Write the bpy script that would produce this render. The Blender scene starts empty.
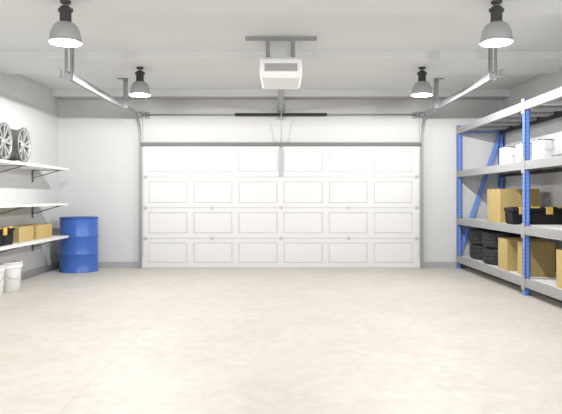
import bpy, bmesh, math, random
from mathutils import Vector, Matrix
random.seed(7)
PI = math.pi
COL = bpy.context.scene.collection
EYE = 1.24

# ------------------------------------------------------------------ materials
def mat(name, color, rough=0.5, metal=0.0, spec=0.5, bump=0.0, bscale=40.0, var=0.0, vscale=3.0, emit=None, estr=0.0):
    m = bpy.data.materials.new(name); m.use_nodes = True
    nt = m.node_tree; b = nt.nodes['Principled BSDF']
    b.inputs['Base Color'].default_value = (*color, 1)
    b.inputs['Roughness'].default_value = rough
    b.inputs['Metallic'].default_value = metal
    b.inputs['Specular IOR Level'].default_value = spec
    tc = nt.nodes.new('ShaderNodeTexCoord')
    if var > 0:
        n = nt.nodes.new('ShaderNodeTexNoise'); n.inputs['Scale'].default_value = vscale; n.inputs['Detail'].default_value = 6
        nt.links.new(tc.outputs['Object'], n.inputs['Vector'])
        r = nt.nodes.new('ShaderNodeValToRGB')
        r.color_ramp.elements[0].position = 0.3; r.color_ramp.elements[1].position = 0.7
        r.color_ramp.elements[0].color = (*[max(0, c*(1-var)) for c in color], 1)
        r.color_ramp.elements[1].color = (*[min(1, c*(1+var*0.5)) for c in color], 1)
        nt.links.new(n.outputs['Fac'], r.inputs['Fac']); nt.links.new(r.outputs['Color'], b.inputs['Base Color'])
    if bump > 0:
        n2 = nt.nodes.new('ShaderNodeTexNoise'); n2.inputs['Scale'].default_value = bscale; n2.inputs['Detail'].default_value = 4
        nt.links.new(tc.outputs['Object'], n2.inputs['Vector'])
        bp = nt.nodes.new('ShaderNodeBump'); bp.inputs['Strength'].default_value = bump; bp.inputs['Distance'].default_value = 0.01
        nt.links.new(n2.outputs['Fac'], bp.inputs['Height']); nt.links.new(bp.outputs['Normal'], b.inputs['Normal'])
    if emit:
        b.inputs['Emission Color'].default_value = (*emit, 1); b.inputs['Emission Strength'].default_value = estr
    return m

M = {}
M['wall'] = mat('wall_paint', (0.60, 0.60, 0.60), 0.9, spec=0.2, bump=0.05, bscale=60)
M['ceiling'] = mat('ceiling_paint', (0.72, 0.73, 0.735), 0.9, spec=0.2)
M['base'] = mat('baseboard_grey', (0.37, 0.37, 0.375), 0.6)
M['door'] = mat('door_white', (0.68, 0.68, 0.675), 0.5)
M['jamb'] = mat('jamb_grey', (0.42, 0.42, 0.42), 0.6)
M['seal'] = mat('seal_dark_grey', (0.17, 0.17, 0.17), 0.7)
M['galv'] = mat('galvanized_steel', (0.34, 0.345, 0.36), 0.55, metal=0.3, var=0.08, vscale=20)
M['hinge'] = mat('hinge_steel', (0.50, 0.50, 0.50), 0.5, metal=0.1)
M['blue'] = mat('blue_enamel', (0.15, 0.27, 0.68), 0.4)
M['drum'] = mat('drum_blue', (0.04, 0.12, 0.42), 0.3)
M['drumtop'] = mat('drum_rim_dark', (0.03, 0.08, 0.30), 0.5)
M['beam'] = mat('rack_beam_grey', (0.33, 0.33, 0.335), 0.6, metal=0.1)
M['board'] = mat('shelf_white', (0.72, 0.72, 0.71), 0.45)
M['deck'] = mat('rack_board_white', (0.72, 0.72, 0.71), 0.55)
M['ribs'] = mat('support_grey', (0.30, 0.30, 0.30), 0.6)
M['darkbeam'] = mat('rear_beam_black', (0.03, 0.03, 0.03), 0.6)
M['hole'] = mat('slot_dark', (0.06, 0.13, 0.45), 0.8)
M['bracket'] = mat('bracket_dark', (0.15, 0.15, 0.155), 0.5)
M['card'] = mat('cardboard', (0.46, 0.345, 0.155), 0.85, spec=0.15, var=0.06, vscale=12)
M['tape'] = mat('packing_tape', (0.50, 0.375, 0.17), 0.4)
M['rubber'] = mat('tire_rubber', (0.020, 0.020, 0.022), 0.6, bump=0.2, bscale=30)
M['black'] = mat('black_plastic', (0.010, 0.010, 0.010), 0.6, spec=0.25, bump=0.3, bscale=120)
M['yellow'] = mat('yellow_plastic', (0.62, 0.42, 0.10), 0.5)
M['bucket'] = mat('white_plastic', (0.76, 0.76, 0.75), 0.4)
M['wire'] = mat('wire_grey', (0.30, 0.30, 0.30), 0.4, metal=0.6)
M['alloy'] = mat('alloy_silver', (0.46, 0.46, 0.455), 0.34, metal=0.5)
M['alloyin'] = mat('alloy_barrel', (0.24, 0.24, 0.24), 0.45, metal=0.4)
M['tin'] = mat('tin_white', (0.88, 0.89, 0.90), 0.16, metal=0.25)
M['tinrim'] = mat('tin_rim', (0.22, 0.23, 0.26), 0.3, metal=0.6)
M['shade'] = mat('lamp_shade_grey', (0.33, 0.335, 0.34), 0.45, metal=0.2)
M['socket'] = mat('lamp_socket_dark', (0.045, 0.045, 0.045), 0.5)
M['glow'] = mat('lamp_diffuser', (0.9, 0.9, 0.9), 0.5, emit=(1, 0.99, 0.96), estr=5.0)
M['housing'] = mat('opener_white', (0.80, 0.80, 0.79), 0.4)
M['panel'] = mat('opener_panel_grey', (0.36, 0.36, 0.36), 0.5)
M['spring'] = mat('spring_black', (0.015, 0.015, 0.015), 0.6)
M['armw'] = mat('arm_pale_steel', (0.40, 0.41, 0.44), 0.5, metal=0.1)

# concrete floor
def floor_mat():
    m = bpy.data.materials.new('polished_concrete'); m.use_nodes = True
    nt = m.node_tree; b = nt.nodes['Principled BSDF']; L = nt.links
    tc = nt.nodes.new('ShaderNodeTexCoord')
    n1 = nt.nodes.new('ShaderNodeTexNoise'); n1.inputs['Scale'].default_value = 1.6; n1.inputs['Detail'].default_value = 9; n1.inputs['Roughness'].default_value = 0.68; n1.inputs['Distortion'].default_value = 0.6
    n2 = nt.nodes.new('ShaderNodeTexNoise'); n2.inputs['Scale'].default_value = 9; n2.inputs['Detail'].default_value = 8; n2.inputs['Roughness'].default_value = 0.7
    L.new(tc.outputs['Object'], n1.inputs['Vector']); L.new(tc.outputs['Object'], n2.inputs['Vector'])
    r1 = nt.nodes.new('ShaderNodeValToRGB'); e = r1.color_ramp.elements
    e[0].position = 0.30; e[0].color = (0.525, 0.495, 0.45, 1); e[1].position = 0.62; e[1].color = (0.585, 0.557, 0.512, 1)
    r2 = nt.nodes.new('ShaderNodeValToRGB'); e = r2.color_ramp.elements
    e[0].position = 0.35; e[0].color = (0.88, 0.87, 0.85, 1); e[1].position = 0.65; e[1].color = (1, 1, 1, 1)
    L.new(n1.outputs['Fac'], r1.inputs['Fac']); L.new(n2.outputs['Fac'], r2.inputs['Fac'])
    mx = nt.nodes.new('ShaderNodeMixRGB'); mx.blend_type = 'MULTIPLY'; mx.inputs['Fac'].default_value = 1
    L.new(r1.outputs['Color'], mx.inputs['Color1']); L.new(r2.outputs['Color'], mx.inputs['Color2'])
    L.new(mx.outputs['Color'], b.inputs['Base Color'])
    b.inputs['Roughness'].default_value = 0.5; b.inputs['Specular IOR Level'].default_value = 0.35
    bp = nt.nodes.new('ShaderNodeBump'); bp.inputs['Strength'].default_value = 0.06; bp.inputs['Distance'].default_value = 0.01
    L.new(n2.outputs['Fac'], bp.inputs['Height']); L.new(bp.outputs['Normal'], b.inputs['Normal'])
    return m
M['floor'] = floor_mat()

# ------------------------------------------------------------------ mesh helpers
def box(bm, x0, x1, y0, y1, z0, z1, mi=0, bev=0.0):
    t = bmesh.new()
    bmesh.ops.create_cube(t, size=1)
    for v in t.verts:
        v.co = Vector(((x0+x1)/2+v.co.x*(x1-x0), (y0+y1)/2+v.co.y*(y1-y0), (z0+z1)/2+v.co.z*(z1-z0)))
    if bev > 0:
        bmesh.ops.bevel(t, geom=t.edges[:], offset=bev, segments=2, affect='EDGES', profile=0.5)
    for f in t.faces: f.material_index = mi
    merge(bm, t)

def merge(bm, t):
    me = bpy.data.meshes.new('tmp'); t.to_mesh(me); t.free(); bm.from_mesh(me); bpy.data.meshes.remove(me)

def bar(bm, a, b, w, h, up=(0, 0, 1), mi=0):
    """box beam from a to b; w along side axis, h along up"""
    a = Vector(a); b = Vector(b); d = (b-a); L = d.length; d.normalize()
    up = Vector(up); s = d.cross(up).normalized(); u = s.cross(d).normalized()
    t = bmesh.new(); bmesh.ops.create_cube(t, size=1)
    for v in t.verts:
        v.co = a + d*(v.co.x+0.5)*L + s*v.co.y*w + u*v.co.z*h
    bmesh.ops.recalc_face_normals(t, faces=t.faces)
    for f in t.faces: f.material_index = mi
    merge(bm, t)

def tube(bm, pts, r, n=10, mi=0, closed=False):
    pts = [Vector(p) for p in pts]; rings = []
    N = len(pts); prev = None
    for i, p in enumerate(pts):
        if closed: d = pts[(i+1) % N]-pts[i-1]
        else: d = pts[min(i+1, N-1)]-pts[max(i-1, 0)]
        d.normalize()
        if prev is None:
            ref = Vector((0, 0, 1)) if abs(d.z) < 0.9 else Vector((1, 0, 0))
            s = d.cross(ref).normalized()
        else:
            s = (prev - d*prev.dot(d)).normalized()
        prev = s; u = d.cross(s)
        rings.append([bm.verts.new(p+(s*math.cos(2*PI*k/n)+u*math.sin(2*PI*k/n))*r) for k in range(n)])
    M_ = N if closed else N-1
    for i in range(M_):
        A, B = rings[i], rings[(i+1) % N]
        for k in range(n):
            f = bm.faces.new((A[k], A[(k+1) % n], B[(k+1) % n], B[k])); f.smooth = True; f.material_index = mi
    if not closed:
        for R in (rings[0], rings[-1]):
            f = bm.faces.new(R); f.material_index = mi

def lathe(bm, prof, n=48, axis='z', center=(0, 0, 0), mi=0, smooth=True, rmod=None, cap=False):
    """prof: list of (r, h)"""
    c = Vector(center); rings = []
    for j, (r, h) in enumerate(prof):
        ring = []
        for k in range(n):
            a = 2*PI*k/n; rr = r if rmod is None else rmod(j, k, r)
            x, y = rr*math.cos(a), rr*math.sin(a)
            if axis == 'z': p = Vector((x, y, h))
            elif axis == 'x': p = Vector((h, x, y))
            else: p = Vector((y, h, x))
            ring.append(bm.verts.new(c+p))
        rings.append(ring)
    for j in range(len(prof)-1):
        A, B = rings[j], rings[j+1]
        for k in range(n):
            f = bm.faces.new((A[k], A[(k+1) % n], B[(k+1) % n], B[k])); f.smooth = smooth; f.material_index = mi
    if cap:
        bm.faces.new(rings[0][::-1]).material_index = mi; bm.faces.new(rings[-1]).material_index = mi

def prism(bm, pts2, a0, a1, plane='yz', mi=0):
    """extrude polygon pts2; plane yz -> extrude along x, xz -> along y, xy -> along z"""
    def P(u, v, a):
        return {'yz': (a, u, v), 'xz': (u, a, v), 'xy': (u, v, a)}[plane]
    A = [bm.verts.new(P(u, v, a0)) for u, v in pts2]; B = [bm.verts.new(P(u, v, a1)) for u, v in pts2]
    n = len(pts2); fs = [bm.faces.new(A), bm.faces.new(B)]
    for k in range(n): fs.append(bm.faces.new((A[k], A[(k+1) % n], B[(k+1) % n], B[k])))
    for f in fs: f.material_index = mi
    return fs

def obj(name, bm, mats, parent=None, label=None, fix=True, autosmooth=False):
    if fix: bmesh.ops.recalc_face_normals(bm, faces=bm.faces)
    me = bpy.data.meshes.new(name); bm.to_mesh(me); bm.free()
    for m in (mats if isinstance(mats, (list, tuple)) else [mats]): me.materials.append(M[m])
    o = bpy.data.objects.new(name, me); COL.objects.link(o)
    if parent: o.parent = parent
    if label: o['label'] = label
    return o

def struct(name, bm, mats, parent=None, label=None):
    o = obj(name, bm, mats, parent, label)
    o['kind'] = 'structure'
    return o

def thing(name, loc, label, cat, group=None, rz=0):
    o = bpy.data.objects.new(name, None); COL.objects.link(o)
    o.location = loc; o.rotation_euler = (0, 0, rz); o.empty_display_size = 0.1
    o['label'] = label; o['category'] = cat
    if group: o['group'] = group
    return o

def copy_thing(src, loc, label, rz=None):
    c = src.copy(); COL.objects.link(c); c.location = loc; c['label'] = label
    if rz is not None: c.rotation_euler = (0, 0, rz)
    def rec(s, d):
        for ch in list(s.children):
            k = ch.copy(); COL.objects.link(k); k.parent = d; rec(ch, k)
    rec(src, c)
    return c

B = bmesh.new

# ------------------------------------------------------------------ the room
WX = 3.9; YB = 9.825; Y0 = -1.6
ZC = 3.08; ZBM = 2.977
bm = B(); box(bm, -WX-0.15, WX+0.15, Y0, YB+0.5, -0.1, 0)
struct('floor', bm, 'floor', label='pale beige polished concrete garage floor')
bm = B(); box(bm, -1.2745, -1.2690, Y0+0.02, 5.9, 0.0, 0.0006)
M['joint'] = mat('floor_joint', (0.47, 0.445, 0.40), 0.8)
struct('trim_3', bm, 'joint', label='thin joint line running along the concrete floor')
bm = B(); box(bm, -WX-0.15, -WX, Y0, YB+0.15, 0, ZC)
struct('wall_left', bm, 'wall')
bm = B(); box(bm, WX, WX+0.15, Y0, YB+0.15, 0, ZC)
struct('wall_right', bm, 'wall')
DW = 2.44; DH = 2.135
bm = B()
box(bm, -WX, -DW-0.01, YB, YB+0.15, 0, ZC); box(bm, DW+0.01, WX, YB, YB+0.15, 0, ZC); box(bm, -DW-0.01, DW+0.01, YB, YB+0.15, DH+0.005, ZC)
struct('wall_back', bm, 'wall')
bm = B(); box(bm, -WX-0.15, WX+0.15, Y0, YB+0.15, ZC, ZC+0.12)
struct('ceiling', bm, 'ceiling')
# dropped beams across the ceiling
for i, (ya, yb, zb) in enumerate([(1.91, 2.78, ZBM), (4.48, 5.345, ZBM), (7.05, 7.91, ZBM)]):
    bm = B(); box(bm, -WX, WX, ya, yb, zb, ZC); struct('ceiling_beam', bm, 'ceiling')
bm = B(); box(bm, -WX, WX, 9.54, YB, 2.955, ZC); struct('ceiling_beam', bm, 'ceiling')
bm = B(); box(bm, -WX+0.02, WX-0.02, 9.56, YB, 2.947, 2.955); struct('trim_1', bm, 'jamb')
# baseboards
bh = 0.105
bm = B(); box(bm, -WX, -WX+0.018, Y0, YB, 0, bh); struct('baseboard_left', bm, 'base')
bm = B(); box(bm, WX-0.018, WX, Y0, YB, 0, bh); struct('baseboard_right', bm, 'base')
bm = B(); box(bm, -WX+0.018, -DW-0.06, YB-0.018, YB, 0, bh); box(bm, DW+0.06, WX-0.018, YB-0.018, YB, 0, bh); struct('baseboard_back', bm, 'base')

# ---- sectional garage door
d = bpy.data.objects.new('door_1', None); COL.objects.link(d); d.location = (0, YB-0.02, 0)
d['kind'] = 'structure'; d['label'] = 'wide white sectional garage door with raised rectangular panels'
zs = [0.0, 0.518, 1.05, 1.59, 2.130]
for si in range(4):
    z0, z1 = zs[si]+0.004, zs[si+1]-0.003
    bm = B()
    box(bm, -DW, DW, 0.018, 0.05, z0, z1)
    # rails and stiles standing proud around the raised panels
    xc = [(-2.325+0.79*k, -2.325+0.79*k+0.685) for k in range(6)]
    pz0, pz1 = z0+0.075, z1-0.075
    ex = [-DW]
    for a, b_ in xc: ex += [a, b_]
    ex.append(DW)
    box(bm, -DW, DW, 0.0, 0.018, z0, pz0); box(bm, -DW, DW, 0.0, 0.018, pz1, z1)
    for k in range(0, len(ex), 2): box(bm, ex[k], ex[k+1], 0.0, 0.018, pz0, pz1)
    for a, b_ in xc:
        # raised field with sloping edges
        t = bmesh.new(); g = 0.005; s = 0.018
        o_ = [(a+g, pz0+g), (b_-g, pz0+g), (b_-g, pz1-g), (a+g, pz1-g)]
        i_ = [(a+g+s, pz0+g+s), (b_-g-s, pz0+g+s), (b_-g-s, pz1-g-s), (a+g+s, pz1-g-s)]
        vo = [t.verts.new((x, 0.018, z)) for x, z in o_]; vi = [t.verts.new((x, 0.003, z)) for x, z in i_]
        t.faces.new(vi)
        for k in range(4): t.faces.new((vo[k], vo[(k+1) % 4], vi[(k+1) % 4], vi[k]))
        merge(bm, t)
    obj('door_section', bm, 'door', d)
def hinge(x, z):
    bm = B(); box(bm, -0.022, 0.022, -0.014, -0.001, -0.03, -0.004, bev=0.003); box(bm, -0.022, 0.022, -0.014, -0.001, 0.004, 0.03, bev=0.003)
    tube(bm, [(-0.026, -0.012, 0), (0.026, -0.012, 0)], 0.008, 8)
    o = obj('hinge', bm, 'hinge', d); o.location = (x, 0, z)
for z in zs[1:3]:
    for x in (-2.365, -1.205, 0.0, 1.18, 2.365): hinge(x, z)
for x in (-2.365, 2.365): hinge(x, zs[3])
bm = B(); box(bm, -0.04, 0.04, -0.012, -0.001, 1.60, 2.11, bev=0.003)
for z in (1.62, 1.75, 1.9, 2.02): tube(bm, [(0, -0.014, z), (0, -0.02, z)], 0.008, 6, mi=1)
obj('arm_plate', bm, ['armw', 'galv'], d, 'pale steel strut bolted to the top middle of the door')
# jambs / header
bm = B(); box(bm, -DW-0.055, -DW-0.012, YB-0.03, YB, 0, DH+0.06); struct('trim_2', bm, 'jamb')
bm = B(); box(bm, DW+0.012, DW+0.055, YB-0.03, YB, 0, DH+0.06); struct('trim_2', bm, 'jamb')
bm = B(); box(bm, -DW-0.012, DW+0.012, YB-0.07, YB-0.001, DH, DH+0.058); struct('trim_2', bm, 'seal', label='dark grey header seal along the top of the garage door')

# ------------------------------------------------------------------ garage door tracks
def track(sx, label):
    t = thing('door_track', (sx*2.46, YB, 0), label, 'door track', 'steel door tracks')
    # channel path: vertical, curve, horizontal (local y negative = into the room)
    zt = 2.65; R = 0.36; yv = -0.075
    pts = [(yv, 0.02), (yv, zt-R)]
    for k in range(1, 11):
        a = PI/2*k/10
        pts.append((yv-R+R*math.cos(a), zt-R+R*math.sin(a)))
    yend = 560/86.5-YB
    horiz = (yend, zt)
    def channel(bm, pts, w, h, side=sx):
        # web (outer), two flanges, swept along pts in the yz plane
        for i in range(len(pts)-1):
            a, b_ = pts[i], pts[i+1]
            dx = Vector((0, b_[0]-a[0], b_[1]-a[1])).normalized()
            up = Vector((1, 0, 0))
            n = dx.cross(up)
            A = Vector((0, a[0], a[1]))-dx*0.002; Bv = Vector((0, b_[0], b_[1]))+dx*0.002
            o = Vector((side*w/2, 0, 0))
            bar(bm, A+o, Bv+o, 0.004, h, up=n)
            for s in (-1, 1): bar(bm, A+n*s*h/2, Bv+n*s*h/2, w, 0.004, up=n)
    bm = B(); channel(bm, pts[:2], 0.035, 0.045); obj('vertical_rail', bm, 'galv', t)
    bm = B(); channel(bm, pts[1:], 0.035, 0.05); obj('curved_rail', bm, 'galv', t)
    bm = B(); channel(bm, [pts[-1], horiz], 0.05, 0.08, side=-sx)
    obj('horizontal_rail', bm, 'galv', t)
    # end hanger: two perforated angle straps up to the ceiling
    for y, twin in ((yend+0.03, True), (560/64.5-YB, False)):
        top = ZC
        bm = B()
        if twin:
            box(bm, -0.045, -0.008, y-0.02, y-0.016, zt-0.05, top); box(bm, -0.045, -0.041, y-0.02, y+0.03, zt-0.05, top)
            box(bm, 0.012, 0.045, y-0.01, y-0.006, zt-0.05, top); box(bm, 0.041, 0.045, y-0.01, y+0.04, zt-0.05, top)
            box(bm, -0.045, 0.045, y-0.02, y+0.04, top-0.006, top)
            box(bm, -0.035, 0.035, y-0.024, y-0.02, zt-0.05, zt+0.02)
        else:
            o_ = -sx*0.05
            box(bm, o_-0.036, o_+0.036, y-0.002, y+0.002, zt-0.03, top); box(bm, o_-0.03, o_-0.026, y-0.002, y+0.04, zt-0.03, top)
            box(bm, o_-(0.12 if sx < 0 else 0.03), o_+(0.12 if sx > 0 else 0.03), y-0.02, y+0.04, top-0.01, top)
        for k in range(int((top-zt)/0.05)):
            tube(bm, [(-0.026 if twin else -sx*0.05, y-0.022 if twin else y-0.004, zt+0.04+k*0.05), (-0.026 if twin else -sx*0.05, y-0.0195 if twin else y-0.001, zt+0.04+k*0.05)], 0.006, 8, mi=1)
        obj('hanger', bm, ['galv', 'seal'], t)
    bm = B(); y = yend-0.015
    box(bm, sx*0.02, sx*0.095, y-0.003, y+0.003, zt-0.03, zt-0.015) if sx > 0 else box(bm, -0.095, -0.02, y-0.003, y+0.003, zt-0.03, zt-0.015)
    xs = sorted((sx*0.075, sx*0.082)); box(bm, xs[0], xs[1], y-0.003, y+0.02, zt-0.03, zt+0.06)
    xs = sorted((sx*0.075, sx*0.105)); box(bm, xs[0], xs[1], y-0.003, y+0.02, zt+0.055, zt+0.062)
    obj('end_stop', bm, 'galv', t)
track(-1, 'left galvanized door track, curving from the wall near the blue drum up to the ceiling')
track(1, 'right galvanized door track, curving up to the ceiling on the blue rack side')

# ------------------------------------------------------------------ torsion shaft over the door
zt = 2.672; ys = YB-0.10
t = thing('torsion_shaft', (0, ys, zt), 'thin steel torsion shaft with a black spring running above the white garage door', 'torsion shaft')
bm = B(); tube(bm, [(-2.47, 0, 0), (2.47, 0, 0)], 0.014, 12); obj('shaft', bm, 'galv', t)
bm = B(); lathe(bm, [(0.024 + (0.004 if k % 2 else 0), -0.80+k*0.01) for k in range(161)], 16, axis='x', cap=True); obj('spring', bm, 'spring', t, 'black coil spring')
for s in (-1, 1):
    bm = B(); lathe(bm, [(0.02, -0.045), (0.058, -0.043), (0.058, -0.034), (0.046, -0.03), (0.05, 0.0), (0.046, 0.03), (0.06, 0.034), (0.06, 0.043), (0.02, 0.045)], 28, axis='x', center=(s*2.45, 0, 0), cap=True)
    obj('cable_drum', bm, 'galv', t)
    bm = B(); x0, x1 = sorted((s*2.36, s*2.366)); box(bm, x0, x1, -0.04, 0.098, -0.05, 0.05); box(bm, min(s*2.30, s*2.366), max(s*2.30, s*2.366), 0.094, 0.098, -0.06, 0.06)
    obj('end_bracket', bm, 'galv', t)
    # lifting cable
    bm = B(); tube(bm, [(s*2.41, 0.0, -0.05), (s*2.415, 0.06, -0.6), (s*2.415, 0.063, -2.5)], 0.003, 6); obj('cable', bm, 'wire', t)
bm = B(); box(bm, -0.035, 0.035, 0.03, 0.098, -0.075, 0.035); box(bm, -0.02, 0.02, -0.01, 0.04, -0.035, 0.035); obj('center_bracket', bm, 'galv', t)

# ------------------------------------------------------------------ opener
YH = 560/89.0
t = thing('garage_door_opener', (0, YH, 2.535), 'white ceiling-mounted garage door opener with grey panel and long steel rail', 'garage door opener')
bm = B()
# housing profile in yz, local coords
zz = 0.0
prof = [(0.0, 0.070), (0.0, 0.262), (0.02, 0.278), (0.45, 0.278), (0.47, 0.262), (0.47, 0.02), (0.44, 0.0), (0.36, 0.0), (0.02, 0.05)]
t2 = bmesh.new(); prism(t2, prof, -0.24, 0.24, 'yz')
bmesh.ops.recalc_face_normals(t2, faces=t2.faces)
bmesh.ops.bevel(t2, geom=[e for e in t2.edges if len(e.link_faces) == 2 and e.calc_face_angle(0) > 0.6], offset=0.028, segments=3, affect='EDGES', profile=0.5)
# taper the lower part inwards
for v in t2.verts:
    if v.co.z < 0.08: v.co.x *= 1-0.09*(0.08-v.co.z)/0.08
merge(bm, t2); ho = obj('motor_housing', bm, 'housing', t)
bm = B(); box(bm, -0.185, 0.185, -0.005, 0.006, 0.118, 0.208, bev=0.002); 
for k in range(3): box(bm, -0.18, 0.18, -0.0065, -0.004, 0.138+k*0.022, 0.140+k*0.022, mi=1)
obj('front_panel', bm, ['panel', 'seal'], ho, 'grey rectangular front panel')
bm = B(); box(bm, -0.21, 0.21, -0.003, 0.002, 0.084, 0.087); obj('seam', bm, 'deck', ho)
yst = 560/87.0-YH
bm = B(); box(bm, -0.41, 0.41, yst-0.02, yst+0.02, 0.503, 0.545-0.001, bev=0.004); box(bm, -0.41, 0.41, yst-0.025, yst-0.02, 0.516, 0.543)
for k in range(16): box(bm, -0.38+k*0.05, -0.36+k*0.05, yst-0.0265, yst-0.0245, 0.508, 0.513, mi=1)
obj('ceiling_bar', bm, ['galv', 'seal'], t)
for x in (-0.150, 0.137):
    bm = B(); box(bm, x-0.025, x+0.025, yst-0.024, yst-0.02, 0.27, 0.51); box(bm, x-0.025, x-0.021, yst-0.024, yst+0.02, 0.27, 0.50)
    for k in range(5): box(bm, x-0.006, x+0.006, yst-0.0255, yst-0.0235, 0.31+k*0.035, 0.322+k*0.035, mi=1)
    obj('strap', bm, ['galv', 'seal'], t)
zr = 0.205
bm = B(); box(bm, -0.047, 0.047, 0.46, YB-YH-0.05, zr, zr+0.035, bev=0.004)
box(bm, -0.012, 0.012, 0.5, YB-YH-0.06, zr-0.003, zr+0.001, mi=1)
obj('rail', bm, ['galv', 'panel'], t)
bm = B(); box(bm, -0.055, 0.055, YB-YH-0.12, YB-YH-0.001, zr-0.015, zr+0.06); box(bm, -0.07, 0.07, YB-YH-0.012, YB-YH-0.001, zr-0.018, zr+0.12)
obj('header_bracket', bm, 'galv', t)
bm = B(); box(bm, -0.03, 0.03, YB-YH-0.35, YB-YH-0.2, zr-0.03, zr, bev=0.004); obj('trolley', bm, 'galv', t)
bm = B(); ye = YB-YH
tube(bm, [(0.004, ye-0.26, zr-0.02), (0.004, ye-0.14, 2.26-2.535), (0.004, ye-0.04, 2.10-2.535)], 0.009, 8)
box(bm, -0.012, 0.02, ye-0.16, ye-0.13, 2.22-2.535, 2.27-2.535)
obj('door_arm', bm, 'armw', t, 'thin pale arm reaching down to the door')

# ------------------------------------------------------------------ lamps
def make_lamp(loc, label):
    t = thing('pendant_lamp', loc, label, 'lamp', 'dome pendant lamps')   # origin at ceiling
    bm = B(); lathe(bm, [(0.0005, 0.0), (0.046, 0.0), (0.048, -0.010), (0.044, -0.024), (0.02, -0.030), (0.0005, -0.030)], 28); obj('ceiling_mount', bm, 'socket', t)
    bm = B(); lathe(bm, [(0.010, -0.025), (0.010, -0.035), (0.014, -0.038), (0.010, -0.042), (0.010, -0.055)], 16); obj('stem', bm, 'wire', t)
    bm = B()
    def fins(j, k, r): return r-(0.006 if (k % 3 == 0 and 4 <= j <= 7) else 0)
    lathe(bm, [(0.0005, -0.046), (0.03, -0.048), (0.046, -0.060), (0.052, -0.075), (0.05, -0.095), (0.050, -0.15), (0.050, -0.19), (0.050, -0.214), (0.04, -0.216)], 48, rmod=fins, smooth=False)
    lathe(bm, [(0.05, -0.078), (0.061, -0.080), (0.061, -0.098), (0.05, -0.100)], 32)
    for a in (0, PI): box(bm, 0.055*math.cos(a)-0.01, 0.055*math.cos(a)+0.01, -0.008, 0.008, -0.106, -0.074)
    obj('socket_housing', bm, 'socket', t)
    bm = B(); prof = []
    for k in range(13):
        a = PI/2*k/12
        prof.append((0.046+0.090*math.sin(a)**0.95, -0.210-0.190*(1-math.cos(a))))
    prof.append((0.1375, -0.406))
    inner = [(r-0.003, h-0.002 if i < 12 else h) for i, (r, h) in enumerate(prof)][::-1]
    lathe(bm, prof+inner, 56); sh = obj('shade', bm, 'shade', t)
    bm = B(); lathe(bm, [(0.1365, -0.402), (0.1395, -0.402), (0.1395, -0.408), (0.1365, -0.408)], 56); obj('rim', bm, 'housing', sh)
    bm = B(); lathe(bm, [(0.0005, -0.384), (0.10, -0.390), (0.133, -0.393), (0.133, -0.389), (0.0005, -0.380)], 48); obj('diffuser', bm, 'glow', t)
    for ob in list(t.children)+list(sh.children): ob.data.transform(Matrix.Diagonal((1, 1, 0.912, 1)))
    return t
l0 = make_lamp((-1.91, 560/112.8, ZBM), 'grey dome pendant lamp, the large near one at upper left of the picture')
copy_thing(l0, (1.91, 560/112.8, ZBM), 'grey dome pendant lamp, the large near one at upper right of the picture')
copy_thing(l0, (-1.89, 560/74.6, ZBM), 'grey dome pendant lamp, the small far one left of the opener')
copy_thing(l0, (1.89, 560/74.6, ZBM), 'grey dome pendant lamp, the small far one right of the opener')
LW = 142
def point(x, y, z, w, r=0.014):
    l = bpy.data.lights.new('lamp_or_fill_light', 'POINT'); l.energy = w; l.shadow_soft_size = r; l.color = (1, 0.995, 0.98)
    o = bpy.data.objects.new('lamp_or_fill_light', l); COL.objects.link(o); o.location = (x, y, z)
for x in (-1.90, 1.90):
    point(x, 560/112.8, ZBM-0.375, LW*0.9); point(x, 560/74.6, ZBM-0.375, LW*1.17)
    point(x, 2.19, ZBM-0.375, LW*0.7)      # unseen pair added above the camera to brighten the foreground floor

# ------------------------------------------------------------------ left wall shelves
SX0, SX1 = -WX, -3.415
SY0, SY1 = 5.0, 560/62.2
def wall_shelf(z, label):
    t = thing('wall_shelf', (-WX, (SY0+SY1)/2, z), label, 'shelf', 'white wall shelves')
    cy = (SY0+SY1)/2
    bm = B(); box(bm, 0.0, SX1-SX0, SY0-cy, SY1-cy, -0.036, 0, bev=0.003); obj('shelf_board', bm, 'board', t)
    for y in (8.78, 7.52, 6.26):
        y -= cy
        bm = B()
        box(bm, 0.0, 0.012, y-0.02, y+0.02, -0.23, -0.036)
        box(bm, 0.0, 0.48, y-0.016, y+0.016, -0.046, -0.036)
        bar(bm, (0.008, y, -0.165), (0.43, y, -0.042), 0.016, 0.012, up=(0, 0, 1))
        obj('bracket', bm, 'bracket', t)
Z1, Z2, Z3 = 1.70, 1.142, 0.622
wall_shelf(Z1, 'white wall shelf on dark brackets, topmost, holding the alloy wheels')
wall_shelf(Z2, 'white wall shelf on dark brackets, the empty middle one')
wall_shelf(Z3, 'white wall shelf on dark brackets, lowest, holding boxes and a toolbox')

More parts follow.
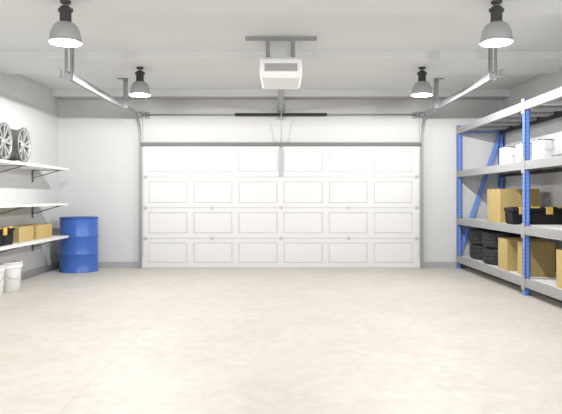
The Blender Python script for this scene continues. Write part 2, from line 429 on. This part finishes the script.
# ------------------------------------------------------------------ alloy wheels
def make_wheel(loc, label, rz=0):
    R = 0.236
    t = thing('alloy_wheel', loc, label, 'wheel', 'alloy wheels on the top shelf', rz)   # origin on shelf below centre; face toward +x
    c = (0, 0, R)
    bm = B()
    lathe(bm, [(R-0.02, 0.0), (R-0.004, 0.002), (R, -0.004), (R, -0.014), (R-0.012, -0.022), (R-0.024, -0.06), (R-0.034, -0.10), (R-0.018, -0.17), (R-0.012, -0.20), (R, -0.206), (R, -0.216), (R-0.02, -0.218),
               (R-0.03, -0.19), (R-0.046, -0.10), (R-0.034, -0.04), (R-0.026, -0.01), (R-0.02, 0.0)], 64, axis='x', center=c)
    obj('barrel', bm, 'alloyin', t)
    bm = B()
    for i in range(5):
        a = 2*PI*i/5+0.15
        for s in (-1, 1):
            a1 = a+s*0.25; r0 = 0.05; r1 = R-0.022
            p0 = Vector((-0.028, (r0)*math.cos(a+s*0.10), R+r0*math.sin(a+s*0.10))); p1 = Vector((-0.012, r1*math.cos(a1), R+r1*math.sin(a1)))
            bar(bm, p0, p1, 0.030, 0.024, up=(1, 0, 0))
    lathe(bm, [(R-0.034, -0.03), (R-0.03, -0.002), (R-0.018, 0.0), (R-0.016, -0.03)], 64, axis='x', center=c)
    obj('spokes', bm, 'alloy', t)
    bm = B()
    lathe(bm, [(0.0005, -0.006), (0.026, -0.008), (0.032, -0.014), (0.06, -0.018), (0.064, -0.05), (0.0005, -0.05)], 32, axis='x', center=c)
    h = obj('hub', bm, 'alloy', t)
    for i in range(5):
        bm = B(); a = 2*PI*i/5; tube(bm, [(-0.03, 0.047*math.cos(a), R+0.047*math.sin(a)), (-0.012, 0.047*math.cos(a), R+0.047*math.sin(a))], 0.007, 8)
        obj('bolt', bm, 'seal', h)
    # dark disc added behind the spokes to stand for shade in the gaps
    bm = B(); lathe(bm, [(0.065, -0.14), (R-0.045, -0.15), (R-0.045, -0.155), (0.065, -0.145)], 48, axis='x', center=c); obj('gap_shade_disc', bm, 'seal', t)
    return t
w0 = make_wheel((-3.44, 7.52, Z1), 'silver multi-spoke alloy wheel on the top left shelf, the one farther from the camera', 0.09)
copy_thing(w0, (-3.445, 7.0, Z1), 'silver multi-spoke alloy wheel on the top left shelf, nearer one cut by the picture edge', rz=0.09)

# ------------------------------------------------------------------ cardboard boxes
def carton(x0, x1, y0, y1, z, h, label, group, rz=0.0):
    cx, cy = (x0+x1)/2, (y0+y1)/2; w, dd = (x1-x0)/2, (y1-y0)/2
    t = thing('cardboard_box', (cx, cy, z), label, 'box', group, rz)
    bm = B(); box(bm, -w, w, -dd, dd, 0, h-0.004, bev=0.003); obj('body', bm, 'card', t)
    lo = w >= dd   # flaps meet along the longer axis
    for s in (-1, 1):
        bm = B()
        if lo: box(bm, -w, w, *sorted((s*0.0015, s*dd)), h-0.004, h)
        else: box(bm, *sorted((s*0.0015, s*w)), -dd, dd, h-0.004, h)
        obj('flap', bm, 'card', t)
    bm = B(); q = 0.024
    if lo:
        box(bm, -w-0.001, w+0.001, -q, q, h, h+0.0008); box(bm, -w-0.001, -w, -q, q, h-0.06, h); box(bm, w, w+0.001, -q, q, h-0.06, h)
    else:
        box(bm, -q, q, -dd-0.001, dd+0.001, h, h+0.0008); box(bm, -q, q, -dd-0.001, -dd, h-0.06, h); box(bm, -q, q, dd, dd+0.001, h-0.06, h)
    obj('tape', bm, 'tape', t)
    return t
GL = 'small cardboard boxes on the lowest wall shelf'; GR = 'cardboard boxes on the bottom level of the rack'
carton(-3.84, -3.545, 7.58, 8.02, Z3, 0.205, 'small brown cardboard box on the lowest left shelf, beside the black toolbox', GL)
carton(-3.84, -3.555, 8.14, 8.70, Z3, 0.205, 'small brown cardboard box on the lowest left shelf, the one nearer the blue drum', GL)

# ------------------------------------------------------------------ toolboxes
def toolbox(loc, L, D, H, label, clasps, strips, rz):
    """front face toward local -y, origin at centre of base"""
    t = thing('toolbox', loc, label, 'toolbox', 'black toolboxes with yellow latches', rz)
    bm = B(); hb = H*0.70
    pr = [(-L/2+0.02, 0), (L/2-0.02, 0), (L/2-0.004, hb), (-L/2+0.004, hb)]
    t2 = bmesh.new(); prism(t2, pr, -D/2+0.01, D/2-0.01, 'xz'); bmesh.ops.recalc_face_normals(t2, faces=t2.faces)
    bmesh.ops.bevel(t2, geom=t2.edges[:], offset=0.012, segments=2, affect='EDGES'); merge(bm, t2)
    for x in clasps: box(bm, x-0.012, x+0.012, -D/2+0.004, -D/2+0.012, 0.01, hb)
    obj('body', bm, 'black', t)
    bm = B(); box(bm, -L/2, L/2, -D/2, D/2, hb+0.002, H-0.012, bev=0.012); box(bm, -L/2+0.05, L/2-0.05, -D/2+0.04, D/2-0.04, H-0.02, H-0.004, bev=0.005)
    obj('lid', bm, 'black', t)
    for x in clasps:
        bm = B(); box(bm, x-0.045, x+0.045, -D/2-0.012, -D/2+0.004, H-0.10, H-0.006, bev=0.004); box(bm, x-0.03, x+0.03, -D/2-0.016, -D/2-0.01, H-0.085, H-0.06, bev=0.002)
        box(bm, x-0.045, x+0.045, -D/2-0.004, -D/2+0.03, H-0.012, H-0.003); obj('latch', bm, 'yellow', t)
    for x in strips:
        bm = B(); box(bm, x-0.055, x+0.055, -D/2-0.004, -D/2+0.04, H-0.018, H+0.002, bev=0.004); obj('lid_trim', bm, 'yellow', t)
    return t
toolbox((-3.665, 6.985, Z3), 0.72, 0.35, 0.235, 'black toolbox with yellow latches on the lowest left wall shelf', (-0.20, 0.09), (-0.06, 0.26), PI/2)

# ------------------------------------------------------------------ buckets
def make_bucket(loc, label, rz=0):
    t = thing('bucket', loc, label, 'bucket', 'white plastic buckets under the left shelves', rz)
    H = 0.385
    bm = B()
    lathe(bm, [(0.0005, 0.0), (0.122, 0.0), (0.130, 0.008), (0.148, H-0.06), (0.148, H-0.012), (0.144, H-0.012), (0.144, H-0.06), (0.126, 0.012), (0.0005, 0.010)], 48); obj('body', bm, 'bucket', t)
    bm = B()
    lathe(bm, [(0.147, H-0.075), (0.158, H-0.075), (0.158, H-0.066), (0.151, H-0.062), (0.151, H-0.02), (0.158, H-0.014), (0.158, H), (0.143, H), (0.143, H-0.01), (0.147, H-0.075)], 48); obj('rim', bm, 'bucket', t)
    bm = B(); pts = []
    for k in range(21):
        a = PI*k/20; pts.append((0.152*math.cos(a), -0.05-0.115*math.sin(a)**0.7*1.0, H-0.05-0.16*math.sin(a)))
    tube(bm, pts, 0.0028, 6)
    hd = obj('handle', bm, 'wire', t)
    for s in (-1, 1):
        bm = B(); lathe(bm, [(0.0005, 0), (0.016, 0), (0.016, 0.014), (0.0005, 0.014)], 14, axis='x', center=(s*0.15-0.007, -0.05, H-0.05)); obj('handle_lug', bm, 'bucket', hd)
    return t
b0 = make_bucket((-3.59, 7.40, 0), 'white plastic bucket with wire handle on the floor, the one farther from the camera', 0.9)
copy_thing(b0, (-3.63, 7.02, 0), 'white plastic bucket on the floor at the left picture edge, nearer the camera', rz=0.6)

# ------------------------------------------------------------------ blue drum
t = thing('steel_drum', (-3.395, 9.41, 0), 'blue steel drum standing on the floor in the back left corner', 'drum')
R = 0.302; H = 0.903
prof = [(0.0005, 0.012), (R-0.012, 0.012), (R-0.010, 0.0), (R+0.006, 0.0), (R+0.008, 0.012), (R, 0.022)]
for zc in (0.30, 0.592):
    prof += [(R, zc-0.026), (R+0.005, zc-0.016), (R+0.011, zc), (R+0.005, zc+0.016), (R, zc+0.026)]
prof += [(R, H-0.03), (R, H-0.02)]
bm = B(); lathe(bm, prof, 96)
obj('shell', bm, 'drum', t)
bm = B()
lathe(bm, [(R-0.002, H-0.03), (R+0.009, H-0.022), (R+0.009, H-0.004), (R+0.004, H), (R-0.006, H), (R-0.010, H-0.018), (0.0005, H-0.02)], 96); obj('lid', bm, 'drumtop', t, 'dark blue rim and lid')
bm = B(); lathe(bm, [(0.0005, H-0.012), (0.028, H-0.012), (0.032, H-0.02)], 20, center=(0.1, -0.16, 0)); obj('bung', bm, 'drumtop', t); bm = B(); lathe(bm, [(0.0005, H-0.012), (0.018, H-0.012), (0.02, H-0.02)], 20, center=(-0.12, 0.17, 0)); obj('bung', bm, 'drumtop', t)

# ------------------------------------------------------------------ storage rack (right)
RX0, RX1 = 3.07, 3.86
PY = [9.765, 7.085, 4.51]
LV = [0.214, 0.872, 1.695, 2.447]
ORG = Vector((RX0, 0, 0))
rack = thing('storage_rack', (RX0, 7.085, 0), 'tall blue and grey steel storage rack with four levels along the right wall', 'storage rack')
oy = 7.085
PW, PD, PH = 0.062, 0.08, 2.485
def post(x0, y):
    bm = B(); y -= oy; y0, y1 = y-PD/2, y+PD/2; th = 0.006
    # C profile: aisle web with small fold lines + two side flanges
    face = x0; s = 1 if x0 < 0.4 else -1
    xo, xi = (x0, x0+PW) if s > 0 else (x0+PW, x0)
    a, b_ = sorted((xo, xo+s*th)); box(bm, a, b_, y0, y1, 0.0, PH)
    a, b_ = sorted((xo, xi)); box(bm, a, b_, y0, y0+th, 0.0, PH); box(bm, a, b_, y1-th, y1, 0.0, PH)
    a, b_ = sorted((xi-s*th, xi)); box(bm, a, b_, y0, y0+0.02, 0, PH); box(bm, a, b_, y1-0.02, y1, 0, PH)
    # ridge in the middle of the web
    a, b_ = sorted((xo-s*0.004, xo+s*0.001)); box(bm, a, b_, y-0.012, y+0.012, 0.0, PH)
    # slots
    z = 0.06
    while z < PH-0.03:
        for yy in (y-0.028, y+0.028):
            a, b_ = sorted((xo-s*0.0012, xo+s*0.002)); box(bm, a, b_, yy-0.006, yy+0.006, z, z+0.022, mi=1)
        a, b_ = sorted((xo+s*0.016, xo+s*0.026)); box(bm, a, b_, y0-0.0012, y0+0.002, z, z+0.022, mi=1)
        a, b_ = sorted((xo+s*0.046, xo+s*0.056)); box(bm, a, b_, y0-0.0012, y0+0.002, z, z+0.022, mi=1)
        z += 0.05
    p = obj('post', bm, ['blue', 'hole'], rack, 'blue slotted upright post')
    bm = B(); box(bm, x0-0.012, x0+PW+0.012, y0-0.012, y1+0.012, 0, 0.008, bev=0.002); obj('foot_plate', bm, 'blue', p)
for y in PY:
    post(0.0, y); post(RX1-RX0-PW, y)
    if y != PY[0]: continue          # only the end frame is braced
    bm = B()
    bar(bm, (0.035, y-oy, 0.26), (0.755, y-oy, 2.36), 0.07, 0.028, up=(0, 1, 0)); obj('diagonal_brace', bm, 'blue', rack)
    bm = B(); bar(bm, (PW, y-oy, 2.37), (RX1-RX0-PW, y-oy, 2.37), 0.03, 0.03); obj('cross_brace', bm, 'blue', rack)
    bm = B(); bar(bm, (PW, y-oy, 0.12), (RX1-RX0-PW, y-oy, 0.12), 0.03, 0.03); obj('cross_brace', bm, 'blue', rack)
BH = 0.108; W = RX1-RX0
for b in range(2):
    ya, yb = PY[b+1]+PD/2-oy, PY[b]-PD/2-oy
    for li, z in enumerate(LV):
        for fr in (True, False):
            x0, x1 = (-0.006, 0.044) if fr else (W-0.05, W-0.006)
            s = -1 if fr else 1
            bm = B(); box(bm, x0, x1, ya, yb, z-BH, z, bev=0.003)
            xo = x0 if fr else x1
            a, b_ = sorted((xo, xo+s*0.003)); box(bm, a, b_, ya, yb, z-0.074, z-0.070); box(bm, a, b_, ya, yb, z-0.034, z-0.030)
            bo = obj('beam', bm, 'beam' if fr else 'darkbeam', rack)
            for ye, dr in ((ya, -1), (yb, 1)):
                bm = B(); a, b_ = sorted((xo+s*0.004, xo+s*0.001)); y_0, y_1 = sorted((ye-dr*0.01, ye+dr*0.040))
                a2, b2 = (x0-0.006, x0-0.002) if fr else (x1+0.002, x1+0.006)
                box(bm, a2, b2, y_0, y_1, z-0.15, z+0.035)
                for zz_ in (z+0.015, z-0.05, z-0.125): tube(bm, [(a2-0.002, ye+dr*0.02, zz_), (b2+0.002, ye+dr*0.02, zz_)], 0.006, 8)
                obj('connector', bm, 'beam', bo)
        # support bars + board
        n = 5
        for k in range(n):
            yy = ya+(yb-ya)*(k+0.5)/n
            bm = B(); box(bm, 0.044, W-0.05, yy-0.11, yy+0.11, z-0.06, z-0.018, bev=0.012); obj('support_bar', bm, 'ribs', rack)
        bm = B(); box(bm, 0.044, W-0.05, ya+0.002, yb-0.002, z-0.018, z-0.002); obj('shelf_board', bm, 'deck', rack)
    # bare panel at the back of the boards

# tires
def make_tire(loc, label, rz=0):
    R, wd = 0.325, 0.25
    t = thing('tire', loc, label, 'tire', 'tires stacked on the bottom level of the rack', rz)
    bm = B(); N = 96
    hs = [0.022, 0.03, 0.062, 0.066, 0.072, 0.076, 0.118, 0.121, 0.129, 0.132, 0.174, 0.178, 0.184, 0.188, 0.22, 0.228]
    rs = [R-0.016, R-0.006, R-0.002, R-0.014, R-0.014, R, R, R-0.014, R-0.014, R, R, R-0.014, R-0.014, R-0.002, R-0.006, R-0.016]
    blocks = {1, 2, 5, 6, 9, 10, 13, 14}
    def rm(j, k, r):
        if j in blocks:
            off = (k + (2 if 5 <= j <= 10 else 0)) % 4
            return r-(0.011 if off == 0 else 0)
        return r
    lathe(bm, list(zip(rs, hs)), N, rmod=rm, smooth=False); obj('tread', bm, 'rubber', t)
    bm = B()
    for m_ in (0, 1):
        f = (lambda h: h) if m_ == 0 else (lambda h: wd-h)
        lathe(bm, [(R-0.016, f(0.022)), (R-0.03, f(0.008)), (R-0.055, f(0.0)), (R-0.06, f(0.003)), (R-0.09, f(0.001)), (R-0.11, f(0.008)), (0.20, f(0.02)), (0.195, f(0.035)), (0.205, f(0.045)), (R-0.04, f(0.06)), (R-0.03, f(0.125))], 64)
    obj('sidewall', bm, 'rubber', t)
    return t
ZD = LV[0]-0.002
t0 = make_tire((3.478, 9.31, ZD), 'black tire lying flat, bottom of the far stack on the rack')
copy_thing(t0, (3.462, 9.30, ZD+0.251), 'black tire lying flat, top of the far stack on the rack', rz=0.4)
copy_thing(t0, (3.445, 8.62, ZD), 'black tire lying flat, bottom of the stack touching the cardboard boxes', rz=0.9)
copy_thing(t0, (3.435, 8.61, ZD+0.251), 'black tire lying flat, top of the stack next to the cardboard boxes', rz=1.3)

carton(3.135, 3.60, 7.76, 8.09, ZD, 0.445, 'brown cardboard box on the bottom rack level, right beside the tires', GR)
carton(3.175, 3.53, 7.21, 7.52, ZD, 0.435, 'brown cardboard box on the bottom rack level, behind the near blue post', GR)
carton(3.145, 3.60, 5.95, 6.40, ZD, 0.435, 'brown cardboard box on the bottom rack level, cut by the right picture edge', GR)
ZD2 = LV[1]-0.002
carton(3.13, 3.69, 8.00, 8.50, ZD2, 0.487, 'tall brown cardboard box on the second rack level, behind the black toolbox', 'box on the second rack level')
toolbox((3.47, 7.47+0.15, ZD2), 0.76, 0.30, 0.238, 'long black toolbox with yellow latches on the second level of the blue rack', (-0.25, 0.11), (-0.07, 0.285), 0)

# tins
def make_can(loc, label):
    t = thing('paint_can', loc, label, 'can', 'white tins on the upper rack level')
    R, H = 0.130, 0.288
    bm = B(); lathe(bm, [(0.0005, 0.004), (R-0.004, 0.004), (R-0.002, 0.0), (R+0.002, 0.002), (R, 0.008), (R, 0.085), (R+0.004, 0.09), (R+0.004, 0.096), (R, 0.101), (R, H-0.012)], 64); obj('body', bm, 'tin', t)
    bm = B(); lathe(bm, [(R, H-0.014), (R+0.004, H-0.010), (R+0.004, H-0.002), (R, H), (R-0.008, H), (R-0.012, H-0.01), (R-0.03, H-0.01), (R-0.034, H-0.004), (0.0005, H-0.004)], 64); obj('lid', bm, 'tinrim', t, 'grey metal lid rim')
    bm = B(); pts = [(0.131*math.cos(PI*k/16), -0.004-0.13*math.sin(PI*k/16), H-0.07-0.07*math.sin(PI*k/16)) for k in range(17)]
    tube(bm, pts, 0.0022, 6); obj('handle', bm, 'wire', t)
    return t
ZD3 = LV[2]-0.002
c0 = make_can((3.40, 8.36, ZD3), 'white paint tin on the rack above the tall box, leftmost of the three tins')
copy_thing(c0, (3.41, 7.80, ZD3), 'white paint tin on the rack, middle of the three, half hidden by the blue post')
copy_thing(c0, (3.405, 7.27, ZD3), 'white paint tin on the rack, rightmost of the three, just right of the blue post')

# ------------------------------------------------------------------ world, camera
w = bpy.data.worlds.new('world'); bpy.context.scene.world = w; w.use_nodes = True
bg = w.node_tree.nodes['Background']; bg.inputs['Color'].default_value = (0.98, 0.985, 1.0, 1); bg.inputs['Strength'].default_value = 0.4

cd = bpy.data.cameras.new('camera'); cam = bpy.data.objects.new('camera', cd); COL.objects.link(cam)
cd.sensor_width = 36; cd.lens = 36*560/562; cd.shift_y = -10/562; cd.clip_start = 0.05
cam.location = (0, 0, EYE); cam.rotation_euler = (PI/2, 0, 0)
sc = bpy.context.scene; sc.camera = cam
sc.view_settings.view_transform = 'Standard'; sc.view_settings.look = 'None'; sc.view_settings.gamma = 1
sc.view_settings.use_curve_mapping = False; sc.view_settings.exposure = 0.0
sc.cycles.max_bounces = 10; sc.cycles.diffuse_bounces = 6
